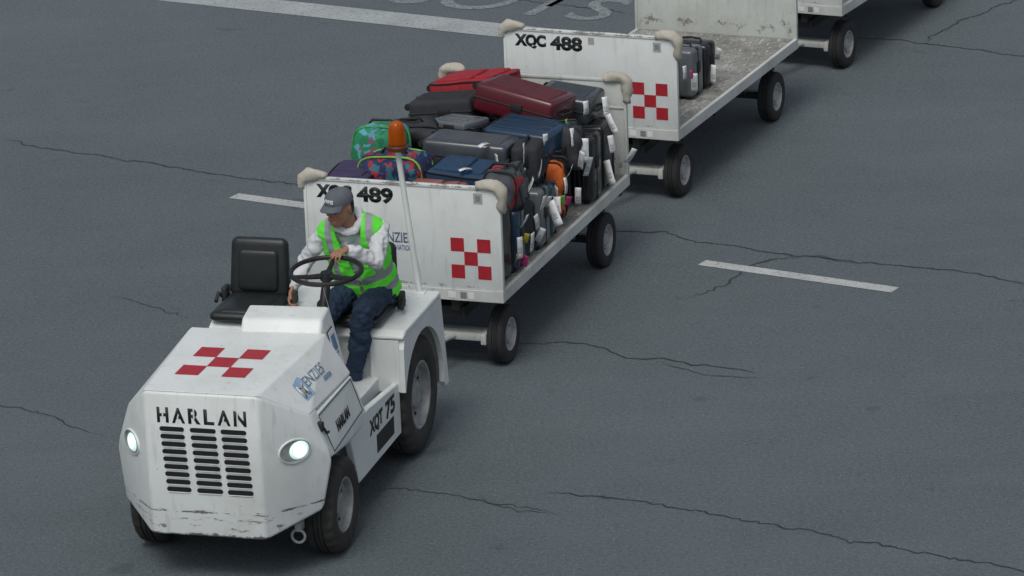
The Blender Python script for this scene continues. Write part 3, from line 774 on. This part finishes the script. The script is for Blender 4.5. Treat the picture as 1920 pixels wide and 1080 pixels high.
for k in range(9):
    a = 2 * math.pi * k / 9; a2 = 2 * math.pi * (k + 1) / 9
    q = lambda a: Sp + ax * (.068 + .012 * math.cos(a)) + lt * .080 * math.sin(a) - fw * (.085 * math.cos(a) + .0)
    blob(b, (q(a), .026 + .014 * max(0, math.cos(a))), (q(a2), .026 + .014 * max(0, math.cos(a2))), n=6)
blob(b, (Sp - fw * .10 + ax * .03, (.09, .04, .06), Rt))
b = fuse(b, .008, 2, .018, 13)
bmesh.ops.transform(b, matrix=PO, verts=b.verts[:]); obj_from('hoodie', b, M_hood, person, smooth=True)
# vest
b = bmesh.new()
VT = [(Hp + ax * -.02, (.215, .175, .05), Rt), (Hp + ax * .25, (.208, .165, .08), Rt), (Hp + ax * .41, (.218, .155, .075), Rt), (Sp + ax * .018, (.228, .122, .080), Rt)]
for A, B in zip(VT[:-1], VT[1:]): blob(b, A, B)
b = fuse(b, .007, 3, .012, 10)
kill = []
for v in b.verts:
    q = v.co - Hp; s_ = q.dot(ax); l_ = q.dot(lt); f_ = q.dot(fw)
    nk = v.co - (Sp + ax * .06); r_ = math.hypot(nk.dot(lt), nk.dot(fw))
    if s_ < -.045 or (s_ > .42 and r_ < .080) or (f_ > 0 and abs(l_) < .006 + max(0, s_ - .22) * .20): kill.append(v)
    else:
        for S in (SL, SR):
            o_ = (S - Sp).normalized(); q2 = v.co - (S - ax * .05)
            if q2.dot(o_) > .018 and math.hypot(q2.dot(fw), q2.dot(ax)) < .070: kill.append(v); break
bmesh.ops.delete(b, geom=kill, context='VERTS')
la = b.verts.layers.float.new('la'); sa = b.verts.layers.float.new('sp')
for v in b.verts: v[la] = abs((v.co - Hp).dot(lt)); v[sa] = (v.co - Hp).dot(ax)
bmesh.ops.transform(b, matrix=PO, verts=b.verts[:])
m, nt, bs = new_mat('vest_reflective')
A1 = N(nt, 'ShaderNodeAttribute', attribute_name='la'); A2 = N(nt, 'ShaderNodeAttribute', attribute_name='sp')
def band(src, c, h): return mth(nt, 'LESS_THAN', mth(nt, 'ABSOLUTE', mth(nt, 'SUBTRACT', src, c)), h)
f = mth(nt, 'MAXIMUM', band(A2.outputs['Fac'], .085, .030), band(A2.outputs['Fac'], .215, .030))
f = mth(nt, 'MAXIMUM', f, mth(nt, 'MULTIPLY', band(A1.outputs['Fac'], .135, .024), mth(nt, 'GREATER_THAN', A2.outputs['Fac'], .242)))
g_ = mixc(nt, ramp(nt, ntex(nt, 9, 4), .3, .7), (.12, .80, .05), (.085, .58, .035))
c = mixc(nt, f, g_, (.30, .33, .34)); nt.links.new(c, bs.inputs['Base Color']); bs.inputs['Roughness'].default_value = .7
em = mixc(nt, f, (.10, .70, .03), (0, 0, 0)); nt.links.new(em, bs.inputs['Emission Color']); bs.inputs['Emission Strength'].default_value = .10  # emission gives the green cloth a faint glow of its own
vo = obj_from('reflective_vest', b, m, person, smooth=True); so = vo.modifiers.new('s', 'SOLIDIFY'); so.thickness = .006

# ------------------------------------------------------------------ luggage
def fabric(name, col): return simple(name, col, .8, var=.3, scale=16, bmp=.25, bscale=120)
def plastic(name, col): return simple(name, col, .27, var=.2, scale=7, bmp=.05, bscale=30, spec=.65)
PAL = dict(black=(plastic('case_black', (.015, .018, .020))), navy=plastic('case_navy', (.013, .042, .085)), maroon=plastic('case_maroon', (.10, .009, .016)), red=fabric('case_red', (.36, .018, .03)),
           grey=fabric('case_grey', (.050, .062, .076)), slate=plastic('case_slate', (.050, .062, .076)), silver=plastic('case_silver', (.12, .135, .145)), purple=fabric('case_purple', (.050, .040, .105)),
           teal=plastic('case_teal', (.02, .06, .09)), blue=fabric('case_blue', (.016, .055, .12)), coral=plastic('case_coral', (.34, .11, .09)), charcoal=fabric('case_charcoal', (.026, .030, .036)), orange=fabric('bag_orange', (.62, .13, .02)))
M_trim = simple('case_trim', (.010, .011, .012), .6)
SC = [0]
def suitcase(cm, rng, col, kind='hard', tilt=(0, 0, 0), flip=1, label=None, group='suitcases stacked on the loaded baggage cart'):
    SC[0] += 1; rr_ = random.Random(SC[0])
    (x0, x1), (y0, y1), (z0, z1) = rng
    size = [x1 - x0, y1 - y0, z1 - z0]; c = V(((x0 + x1) / 2, (y0 + y1) / 2, (z0 + z1) / 2))
    o = sorted(range(3), key=lambda i: size[i]); D_, Wd, Lg = o
    ez = V([0, 0, 0]); ez[Lg] = flip; ey = V([0, 0, 0]); ey[D_] = 1; ex = ey.cross(ez)
    Mm = Matrix((ex, ey, ez)).transposed().to_4x4()
    d, w, l = size[D_], size[Wd], size[Lg]
    M = cm @ Matrix.Translation(c) @ Euler([math.radians(a) for a in tilt]).to_matrix().to_4x4() @ Mm
    b = bmesh.new(); wl = .035
    r = min(.036, d * .19)
    box(b, (-w / 2, -d / 2, -l / 2 + wl * .6), (w / 2, d / 2, l / 2), r, 4)
    if kind == 'hard':
        n = max(5, int(w / .045)); st = (w - .10) / n
        sty = rr_.choice((0, 1))
        for k in range(n):
            xx = -w / 2 + .05 + st * (k + .5)
            if sty and k % 3 == 1: continue
            for s in (-1, 1): box(b, (xx - st * .27, min(s * (d / 2 - .01), s * (d / 2 + .008)), -l / 2 + .08), (xx + st * .27, max(s * (d / 2 - .01), s * (d / 2 + .008)), l / 2 - .06), .005, 2)
        box(b, (-w / 2 - .003, -.008, -l / 2 + wl * .6 - .002), (w / 2 + .003, .008, l / 2 + .003), .004, 1, 1)
        for s in (-1, 1): box(b, (s * (w / 2) - .012, -.03, .0), (s * (w / 2) + .012, .03, .09), .006, 2, 1)
    else:
        box(b, (-w / 2 + .04, d / 2 - .02, -l / 2 + .07), (w / 2 - .04, d / 2 + .022, l * .10), .015, 3)
        box(b, (-w / 2 + .05, d / 2 - .02, l * .14), (w / 2 - .05, d / 2 + .016, l / 2 - .06), .012, 3)
        for s in (-1, 1):
            yy = s * (d / 2 - r * .35)
            pts = []
            for cx, cz, a0 in ((w / 2 - .05, l / 2 - .05, 0), (-w / 2 + .05, l / 2 - .05, 90), (-w / 2 + .05, -l / 2 + .07, 180), (w / 2 - .05, -l / 2 + .07, 270)):
                for k in range(5): a = math.radians(a0 + k * 22.5); pts.append((cx + .049 * math.cos(a), yy, cz + .049 * math.sin(a)))
            tube(b, pts, .007, 6, closed=True, mat=1)
        bmesh.ops.subdivide_edges(b, edges=[e for e in b.edges if e.calc_length() > .12], cuts=3, use_grid_fill=True)
        for v in b.verts: v.co += V([noise.noise(v.co * 6 + c * 3 + V((0, 0, i))) * .010 for i in range(3)])
    ob = obj_from('suitcase', b, [PAL[col], M_trim], None, smooth='auto'); ob.matrix_world = M
    ob['category'] = 'suitcase'; ob['group'] = group
    ob['label'] = label or ('%s %s suitcase stacked on the baggage cart' % (col, 'hard-shell' if kind == 'hard' else 'fabric'))
    hm = M_trim if rr_.random() < .45 else M_rim
    b = bmesh.new(); tube(b, [(-.085, 0, l / 2 - .005), (-.075, 0, l / 2 + .026), (0, 0, l / 2 + .033), (.075, 0, l / 2 + .026), (.085, 0, l / 2 - .005)], .010, 8)
    obj_from('handle', b, M_trim, ob, smooth='auto')
    b = bmesh.new(); tube(b, [(w / 2 - .004, 0, -.10), (w / 2 + .024, 0, -.08), (w / 2 + .026, 0, -.02), (w / 2 - .004, 0, 0)], .009, 8)
    obj_from('handle', b, hm, ob, smooth='auto')
    for sx in (-1, 1):
        for sy in (-1, 1):
            b = bmesh.new()
            px, py = sx * (w / 2 - .05), sy * (d / 2 - .045); cyl(b, (px - .012, py, -l / 2 + .01), (px + .012, py, -l / 2 + .01), .026, seg=14); box(b, (px - .02, py - .02, -l / 2 + .01), (px + .02, py + .02, -l / 2 + .05), .006)
            obj_from('wheel', b, M_trim, ob, smooth='auto')
    return ob
TAGN = [0]
m_bar, nt, bs = new_mat('tag_barcode'); tc = N(nt, 'ShaderNodeTexCoord'); wv = N(nt, 'ShaderNodeTexNoise'); wv.inputs['Scale'].default_value = 1.0; wv.inputs['Detail'].default_value = 0
mp = N(nt, 'ShaderNodeMapping'); mp.inputs['Scale'].default_value = (1, 190, 1); nt.links.new(tc.outputs['Object'], mp.inputs[0]); nt.links.new(mp.outputs[0], wv.inputs['Vector'])
sx_ = N(nt, 'ShaderNodeSeparateXYZ'); nt.links.new(tc.outputs['Object'], sx_.inputs[0])
f = mth(nt, 'MULTIPLY', ramp(nt, wv.outputs['Fac'], .50, .52), mth(nt, 'LESS_THAN', mth(nt, 'ABSOLUTE', mth(nt, 'SUBTRACT', sx_.outputs[1], .02)), .022))
f = mth(nt, 'MULTIPLY', f, mth(nt, 'LESS_THAN', mth(nt, 'ABSOLUTE', sx_.outputs[0]), .016))
c = mixc(nt, f, (.72, .75, .76), (.20, .21, .22)); nt.links.new(c, bs.inputs['Base Color']); bs.inputs['Roughness'].default_value = .4
def tag(case, cm, p, ln=.20, w=.05, rot=None, mat=None):
    TAGN[0] += 1; random.seed(TAGN[0] * 13); ln *= .78; w *= .9
    t = bmesh.new(); n = 6; prev = None; cv = random.uniform(.001, .010)
    for i in range(n + 1):
        u = (i / n - .5); z = cv * math.cos(u * math.pi); y = u * ln
        A = t.verts.new((-w / 2, y, z)); B = t.verts.new((w / 2, y, z + .004 * u))
        if prev: t.faces.new((prev[0], A, B, prev[1]))
        prev = (A, B)
    b = bmesh.new(); merge(b, t)
    ro = rot or (-90 + random.uniform(-35, 15), random.uniform(-60, 60), random.uniform(-80, -5))
    M = cm @ Matrix.Translation(p) @ Euler([math.radians(a) for a in ro], 'YXZ').to_matrix().to_4x4()
    o = obj_from('luggage_tag', b, mat or m_bar, case, smooth=True); o.matrix_local = case.matrix_world.inverted() @ M
    s = o.modifiers.new('s', 'SOLIDIFY'); s.thickness = .0008
CM = T_C[0]
S_ = lambda *a, **k: suitcase(CM, *a, **k)
a1 = S_(((-.36, -.08), (.36, .68), (.622, 1.15)), 'black', 'soft')
a2 = S_(((-.63, -.40), (.38, .69), (.622, 1.08)), 'navy', 'hard', tilt=(0, 0, 4))
a3 = S_(((-.91, -.67), (.36, .66), (.622, 1.02)), 'charcoal', 'soft', tilt=(0, 0, -5))
a4 = S_(((-1.17, -.95), (.38, .69), (.622, 1.06)), 'silver', 'hard')
a5 = S_(((-1.43, -1.21), (.36, .67), (.622, 1.02)), 'teal', 'hard', tilt=(0, 0, 5))
a6 = S_(((-2.36, -2.10), (.36, .70), (.622, 1.13)), 'black', 'hard', label='tall black hard-shell suitcase standing at the bed edge')
a7 = S_(((-2.68, -2.42), (.40, .69), (.622, 1.13)), 'black', 'soft')
a8 = S_(((-1.75, -1.49), (.10, .55), (.622, 1.0)), 'navy', 'hard')
a9 = S_(((-2.05, -1.79), (.08, .55), (.622, .99)), 'charcoal', 'soft')
cols = ['navy', 'charcoal', 'black', 'grey', 'teal', 'slate', 'purple', 'black', 'navy']
xx = -.08; rnd = random.Random(5)
for i in range(9):
    h = .96 + rnd.random() * .05
    S_(((xx - .28, xx), (-.68, -.18), (.622, h)), cols[i], 'hard' if i % 2 else 'soft')
    y1 = .33 if i not in (5, 6) else .05
    S_(((xx - .28, xx), (-.15, y1), (.622, h + .02)), cols[(i + 4) % 9], 'soft' if i % 2 else 'hard')
    xx -= .305
S_(((-.45, -.10), (-.10, .36), (1.0, 1.26)), 'coral', 'soft', label='coral pink fabric suitcase lying near the front panel', tilt=(0, 2, 0))
O_ = S_(((-.86, -.49), (-.02, .48), (1.03, 1.31)), 'blue', 'soft', label='dark blue fabric suitcase lying flat on the pile', tilt=(-2, 3, -4))
R_ = S_(((-.76, -.25), (-.70, -.36), (1.02, 1.285)), 'purple', 'soft', label='purple fabric suitcase lying by the front panel', tilt=(3, 0, 5))
Q_ = S_(((-.72, -.45), (.52, .70), (1.06, 1.35)), 'grey', 'soft', tilt=(10, 0, 10))
Sx = S_(((-1.30, -1.02), (.44, .64), (1.07, 1.36)), 'charcoal', 'hard', tilt=(3, 0, 8))
H_ = S_(((-1.38, -.92), (-.22, .42), (1.15, 1.375)), 'slate', 'hard', tilt=(-4, -6, 6), label='slate grey hard-shell suitcase lying on top of the pile')
G_ = S_(((-1.95, -1.50), (.06, .60), (1.03, 1.33)), 'navy', 'hard', tilt=(-3, 0, -6), label='navy ribbed hard-shell suitcase lying on its side')
L_ = S_(((-1.85, -1.42), (-.62, -.10), (1.03, 1.27)), 'purple', 'soft', tilt=(4, -3, 8))
L4 = S_(((-1.78, -1.46), (-.34, .02), (1.28, 1.37)), 'silver', 'hard', tilt=(2, -4, -16))
L2 = S_(((-2.35, -1.90), (-.66, -.10), (1.01, 1.18)), 'teal', 'hard', tilt=(0, 2, -4))
K_ = S_(((-2.33, -1.92), (-.68, -.18), (1.20, 1.39)), 'charcoal', 'hard', label='charcoal hard-shell suitcase lying under a red case', tilt=(5, -5, 5))
L3 = S_(((-2.85, -2.40), (-.68, .0), (1.0, 1.19)), 'slate', 'soft')
J_ = S_(((-2.82, -2.38), (-.66, -.06), (1.20, 1.42)), 'red', 'soft', tilt=(8, -4, -4), label='bright red fabric suitcase on top of the pile')
U_ = S_(((-2.38, -1.98), (-.04, .40), (1.01, 1.20)), 'charcoal', 'soft', tilt=(-4, 0, 5))
I_ = S_(((-2.38, -1.94), (-.16, .50), (1.26, 1.48)), 'maroon', 'hard', tilt=(-10, -5, -6), label='large maroon hard-shell suitcase tilted on top of the pile')
T_ = S_(((-2.85, -2.44), (.12, .58), (1.14, 1.34)), 'slate', 'hard', tilt=(-6, 0, 0))
def pattern(name, cols, scale):
    m, nt, b = new_mat(name); tc = N(nt, 'ShaderNodeTexCoord'); v = N(nt, 'ShaderNodeTexVoronoi'); v.inputs['Scale'].default_value = scale
    nz = N(nt, 'ShaderNodeTexNoise'); nz.inputs['Scale'].default_value = 14; nt.links.new(tc.outputs['Object'], nz.inputs['Vector'])
    va = N(nt, 'ShaderNodeVectorMath', operation='MULTIPLY_ADD'); nt.links.new(nz.outputs['Color'], va.inputs[0]); va.inputs[1].default_value = (.09, .09, .09); nt.links.new(tc.outputs['Object'], va.inputs[2])
    nt.links.new(va.outputs[0], v.inputs['Vector']); sp = N(nt, 'ShaderNodeSeparateColor'); nt.links.new(v.outputs['Color'], sp.inputs[0])
    r = nt.nodes.new('ShaderNodeValToRGB'); r.color_ramp.interpolation = 'CONSTANT'; e = r.color_ramp.elements
    e[0].color = (*cols[0], 1); e[1].position = 1 / len(cols); e[1].color = (*cols[1], 1)
    for i in range(2, len(cols)): q = e.new(i / len(cols)); q.color = (*cols[i], 1)
    nt.links.new(sp.outputs[0], r.inputs[0]); nt.links.new(r.outputs[0], b.inputs['Base Color']); b.inputs['Roughness'].default_value = .75; return m
def bag(rng, mat, name, label, piping=None, tilt=(0, 0, 0), cat='bag'):
    (x0, x1), (y0, y1), (z0, z1) = rng; c = V(((x0 + x1) / 2, (y0 + y1) / 2, (z0 + z1) / 2)); s = V((x1 - x0, y1 - y0, z1 - z0))
    t = bmesh.new(); bmesh.ops.create_cube(t, size=1); bmesh.ops.subdivide_edges(t, edges=t.edges[:], cuts=9, use_grid_fill=True)
    for v in t.verts:
        u = v.co * 2; nrm = (abs(u.x) ** 4 + abs(u.y) ** 4 + abs(u.z) ** 4) ** .25
        q = u / max(nrm, 1e-6); q = V((q.x * s.x / 2, q.y * s.y / 2, q.z * s.z / 2)); q += V([noise.noise(q * 9 + c * 5 + V((i * 3, 0, 0))) * .035 for i in range(3)]); v.co = q
    b = bmesh.new(); merge(b, t)
    ob = obj_from(name, b, mat, None, smooth=True)
    ob.matrix_world = CM @ Matrix.Translation(c) @ Euler([math.radians(a) for a in tilt]).to_matrix().to_4x4()
    ob['label'] = label; ob['category'] = cat
    for xq in (-.22, .30):
        b = bmesh.new(); pts = []
        for k in range(28):
            a = 2 * math.pi * k / 28; pts.append((xq * s.x, math.copysign(abs(math.cos(a)) ** .5, math.cos(a)) * s.y / 2 * .985, math.copysign(abs(math.sin(a)) ** .5, math.sin(a)) * s.z / 2 * .985))
        tube(b, pts, .008, 6, closed=True)
        obj_from('piping', b, piping or M_trim, ob, smooth=True)
    b = bmesh.new(); tube(b, [(0, -.10, s.z / 2 - .01), (0, -.07, s.z / 2 + .03), (0, .07, s.z / 2 + .03), (0, .10, s.z / 2 - .01)], .009, 8); obj_from('handle', b, M_trim, ob, smooth=True)
    return ob
PG = pattern('bag_green_pattern', [(.02, .20, .09), (.015, .25, .10), (.10, .36, .42), (.01, .14, .07), (.015, .20, .09), (.08, .25, .36), (.22, .08, .16), (.02, .22, .10)], 24)
PN = pattern('bag_navy_pattern', [(.010, .025, .08), (.30, .02, .03), (.010, .03, .09), (.02, .13, .18), (.010, .02, .07), (.010, .02, .07), (.20, .02, .06)], 26)
M_pg = simple('piping_green', (.06, .32, .10), .7); M_pl = simple('piping_lime', (.22, .45, .06), .7)
bag(((-1.25, -.84), (-.72, -.34), (1.02, 1.46)), PG, 'backpack', 'green backpack with blue floral pattern on the pile', M_pg, (0, -8, 6))
bag(((-.80, -.40), (-.50, .0), (1.03, 1.40)), PN, 'duffel_bag', 'navy and red patterned duffel bag with lime piping', M_pl, (4, 0, -4))
PR = pattern('bag_grey_red', [(.06, .07, .08), (.35, .03, .04), (.05, .06, .07), (.06, .07, .08)], 7)
bag(((-.66, -.36), (.46, .70), (1.07, 1.36)), PR, 'backpack', 'grey and red backpack beside the suitcases')
bag(((-1.62, -1.47), (.54, .68), (.68, 1.12)), PAL['orange'], 'tote_bag', 'orange cloth bag squeezed between suitcases')
PK = pattern('bag_dark', [(.02, .022, .026), (.03, .034, .04), (.02, .022, .026)], 5)
bag(((-2.02, -1.72), (.50, .72), (.98, 1.30)), PK, 'backpack', 'black backpack wedged under the maroon suitcase', tilt=(6, 0, 12))
bag(((-1.50, -1.22), (-.62, -.22), (1.24, 1.40)), PK, 'backpack', 'black soft backpack lying on the suitcase pile', tilt=(0, 5, 20))
T = tag
T(a1, CM, (-.34, .74, .84)); T(a1, CM, (-.28, .73, .78), .12, .04, mat=M_yel); T(a2, CM, (-.60, .74, .80)); T(a2, CM, (-.50, .73, .86), .12, .04, mat=M_yel); T(a1, CM, (-.42, .74, .72), .12, .06, mat=M_pink)
T(a3, CM, (-.78, .74, .80), .16); T(a4, CM, (-1.08, .75, .87), .24, .08, (-60, 70, -30)); T(a4, CM, (-1.18, .74, .90), .16, .06); T(a5, CM, (-1.3, .74, .90), .12, .04, mat=M_lime); T(a5, CM, (-1.42, .74, .86), .10, .05, mat=M_pink)
T(a5, CM, (-1.34, .75, 1.0), .15); T(G_, CM, (-1.75, .68, 1.24), .17); T(G_, CM, (-1.80, .75, 1.13), .24, .07); T(G_, CM, (-1.72, .75, 1.08), .2, .05); T(a8, CM, (-1.54, .72, 1.05), .14)
T(a6, CM, (-2.40, .74, .79), .24, .07, (-70, 75, -30)); T(a7, CM, (-2.52, .73, 1.13), .20, .055, (-60, 75, -20)); T(a7, CM, (-2.50, .73, .98), .17, .05); T(a7, CM, (-2.83, .77, .80), .18); T(T_, CM, (-2.60, .66, 1.24), .18, .05)
T(Sx, CM, (-.98, .57, 1.33), .20); T(Sx, CM, (-1.0, .68, 1.22), .18, .05); T(H_, CM, (-.82, .42, 1.30), .16); T(I_, CM, (-1.86, .60, 1.30), .11, .035, mat=M_lime)
T(Q_, CM, (-.60, .74, 1.22), .16); T(a3, CM, (-.9, .73, 1.0), .15); T(I_, CM, (-2.25, .62, 1.32), .14)
T(O_, CM, (-.5, .3, 1.335), .12, .04, (0, 5, 40)); T(a5, CM, (-1.2, .73, .98), .18, .05); T(a2, CM, (-.45, .74, 1.0), .15, .045); T(a9, CM, (-1.9, .74, .98), .2, .05); T(a4, CM, (-1.0, .73, .98), .14, .04)
T(a3, CM, (-.70, .745, .92), .18, .05); T(G_, CM, (-1.48, .56, 1.28), .15, .045); T(H_, CM, (-.90, .30, 1.40), .12, .04, (4, 6, 60)); T(a8, CM, (-1.62, .75, .84), .18, .05)
C2 = T_C[1]; gp = 'suitcases on the second baggage cart'
d1 = suitcase(C2, ((-1.12, -.86), (.26, .54), (.622, 1.03)), 'silver', 'hard', label='silver ribbed suitcase standing behind the end panel', group=gp)
d2 = suitcase(C2, ((-.66, -.42), (.15, .48), (.622, 1.0)), 'charcoal', 'soft', label='charcoal fabric suitcase standing behind the end panel', group=gp)
d3 = suitcase(C2, ((-1.42, -1.20), (.20, .54), (.622, .99)), 'black', 'hard', label='black hard-shell suitcase on the worn cart bed', group=gp)
T(d2, C2, (-.78, .58, .80), .2, .06); T(d2, C2, (-.72, .58, .88), .09, .03, mat=M_pink); T(d1, C2, (-1.12, .62, .78), .2, .05); T(d3, C2, (-1.3, .60, .9), .16); T(d2, C2, (-.62, .56, .92), .14, .05)

# ------------------------------------------------------------------ light and camera
w = bpy.data.worlds.new('World'); scene.world = w; w.use_nodes = True; nt = w.node_tree
bg = nt.nodes['Background']; sky = nt.nodes.new('ShaderNodeTexSky'); sky.sky_type = 'NISHITA'; sky.sun_disc = False
EL_, AZ = math.radians(58), math.radians(200)
sky.sun_elevation = EL_; sky.sun_rotation = AZ; sky.air_density = 1.0; sky.dust_density = 4.0
hs = nt.nodes.new('ShaderNodeHueSaturation'); hs.inputs['Saturation'].default_value = .55
nt.links.new(sky.outputs[0], hs.inputs['Color']); nt.links.new(hs.outputs[0], bg.inputs['Color']); bg.inputs['Strength'].default_value = .098
ld = bpy.data.lights.new('sun', 'SUN'); ld.energy = 1.05; ld.angle = math.radians(22); ld.color = (1, .98, .93)
sun = bpy.data.objects.new('sun', ld); COL.objects.link(sun)
dirv = V((math.sin(AZ) * math.cos(EL_), math.cos(AZ) * math.cos(EL_), math.sin(EL_)))
sun.rotation_euler = dirv.to_track_quat('Z', 'Y').to_euler()
cd = bpy.data.cameras.new('camera'); cam = bpy.data.objects.new('camera', cd); COL.objects.link(cam)
cd.sensor_width = 36; cd.lens = 7845.63 / 1920 * 36; cd.clip_end = 1500; cd.clip_start = .5
cam.matrix_world = Matrix.Translation((0, 0, 9.5165)) @ Matrix.Rotation(math.pi / 2 - .3122, 4, 'X') @ Matrix.Rotation(-.0382, 4, 'Z')
scene.camera = cam
scene.view_settings.view_transform = 'Standard'; scene.view_settings.look = 'None'; scene.view_settings.exposure = 0
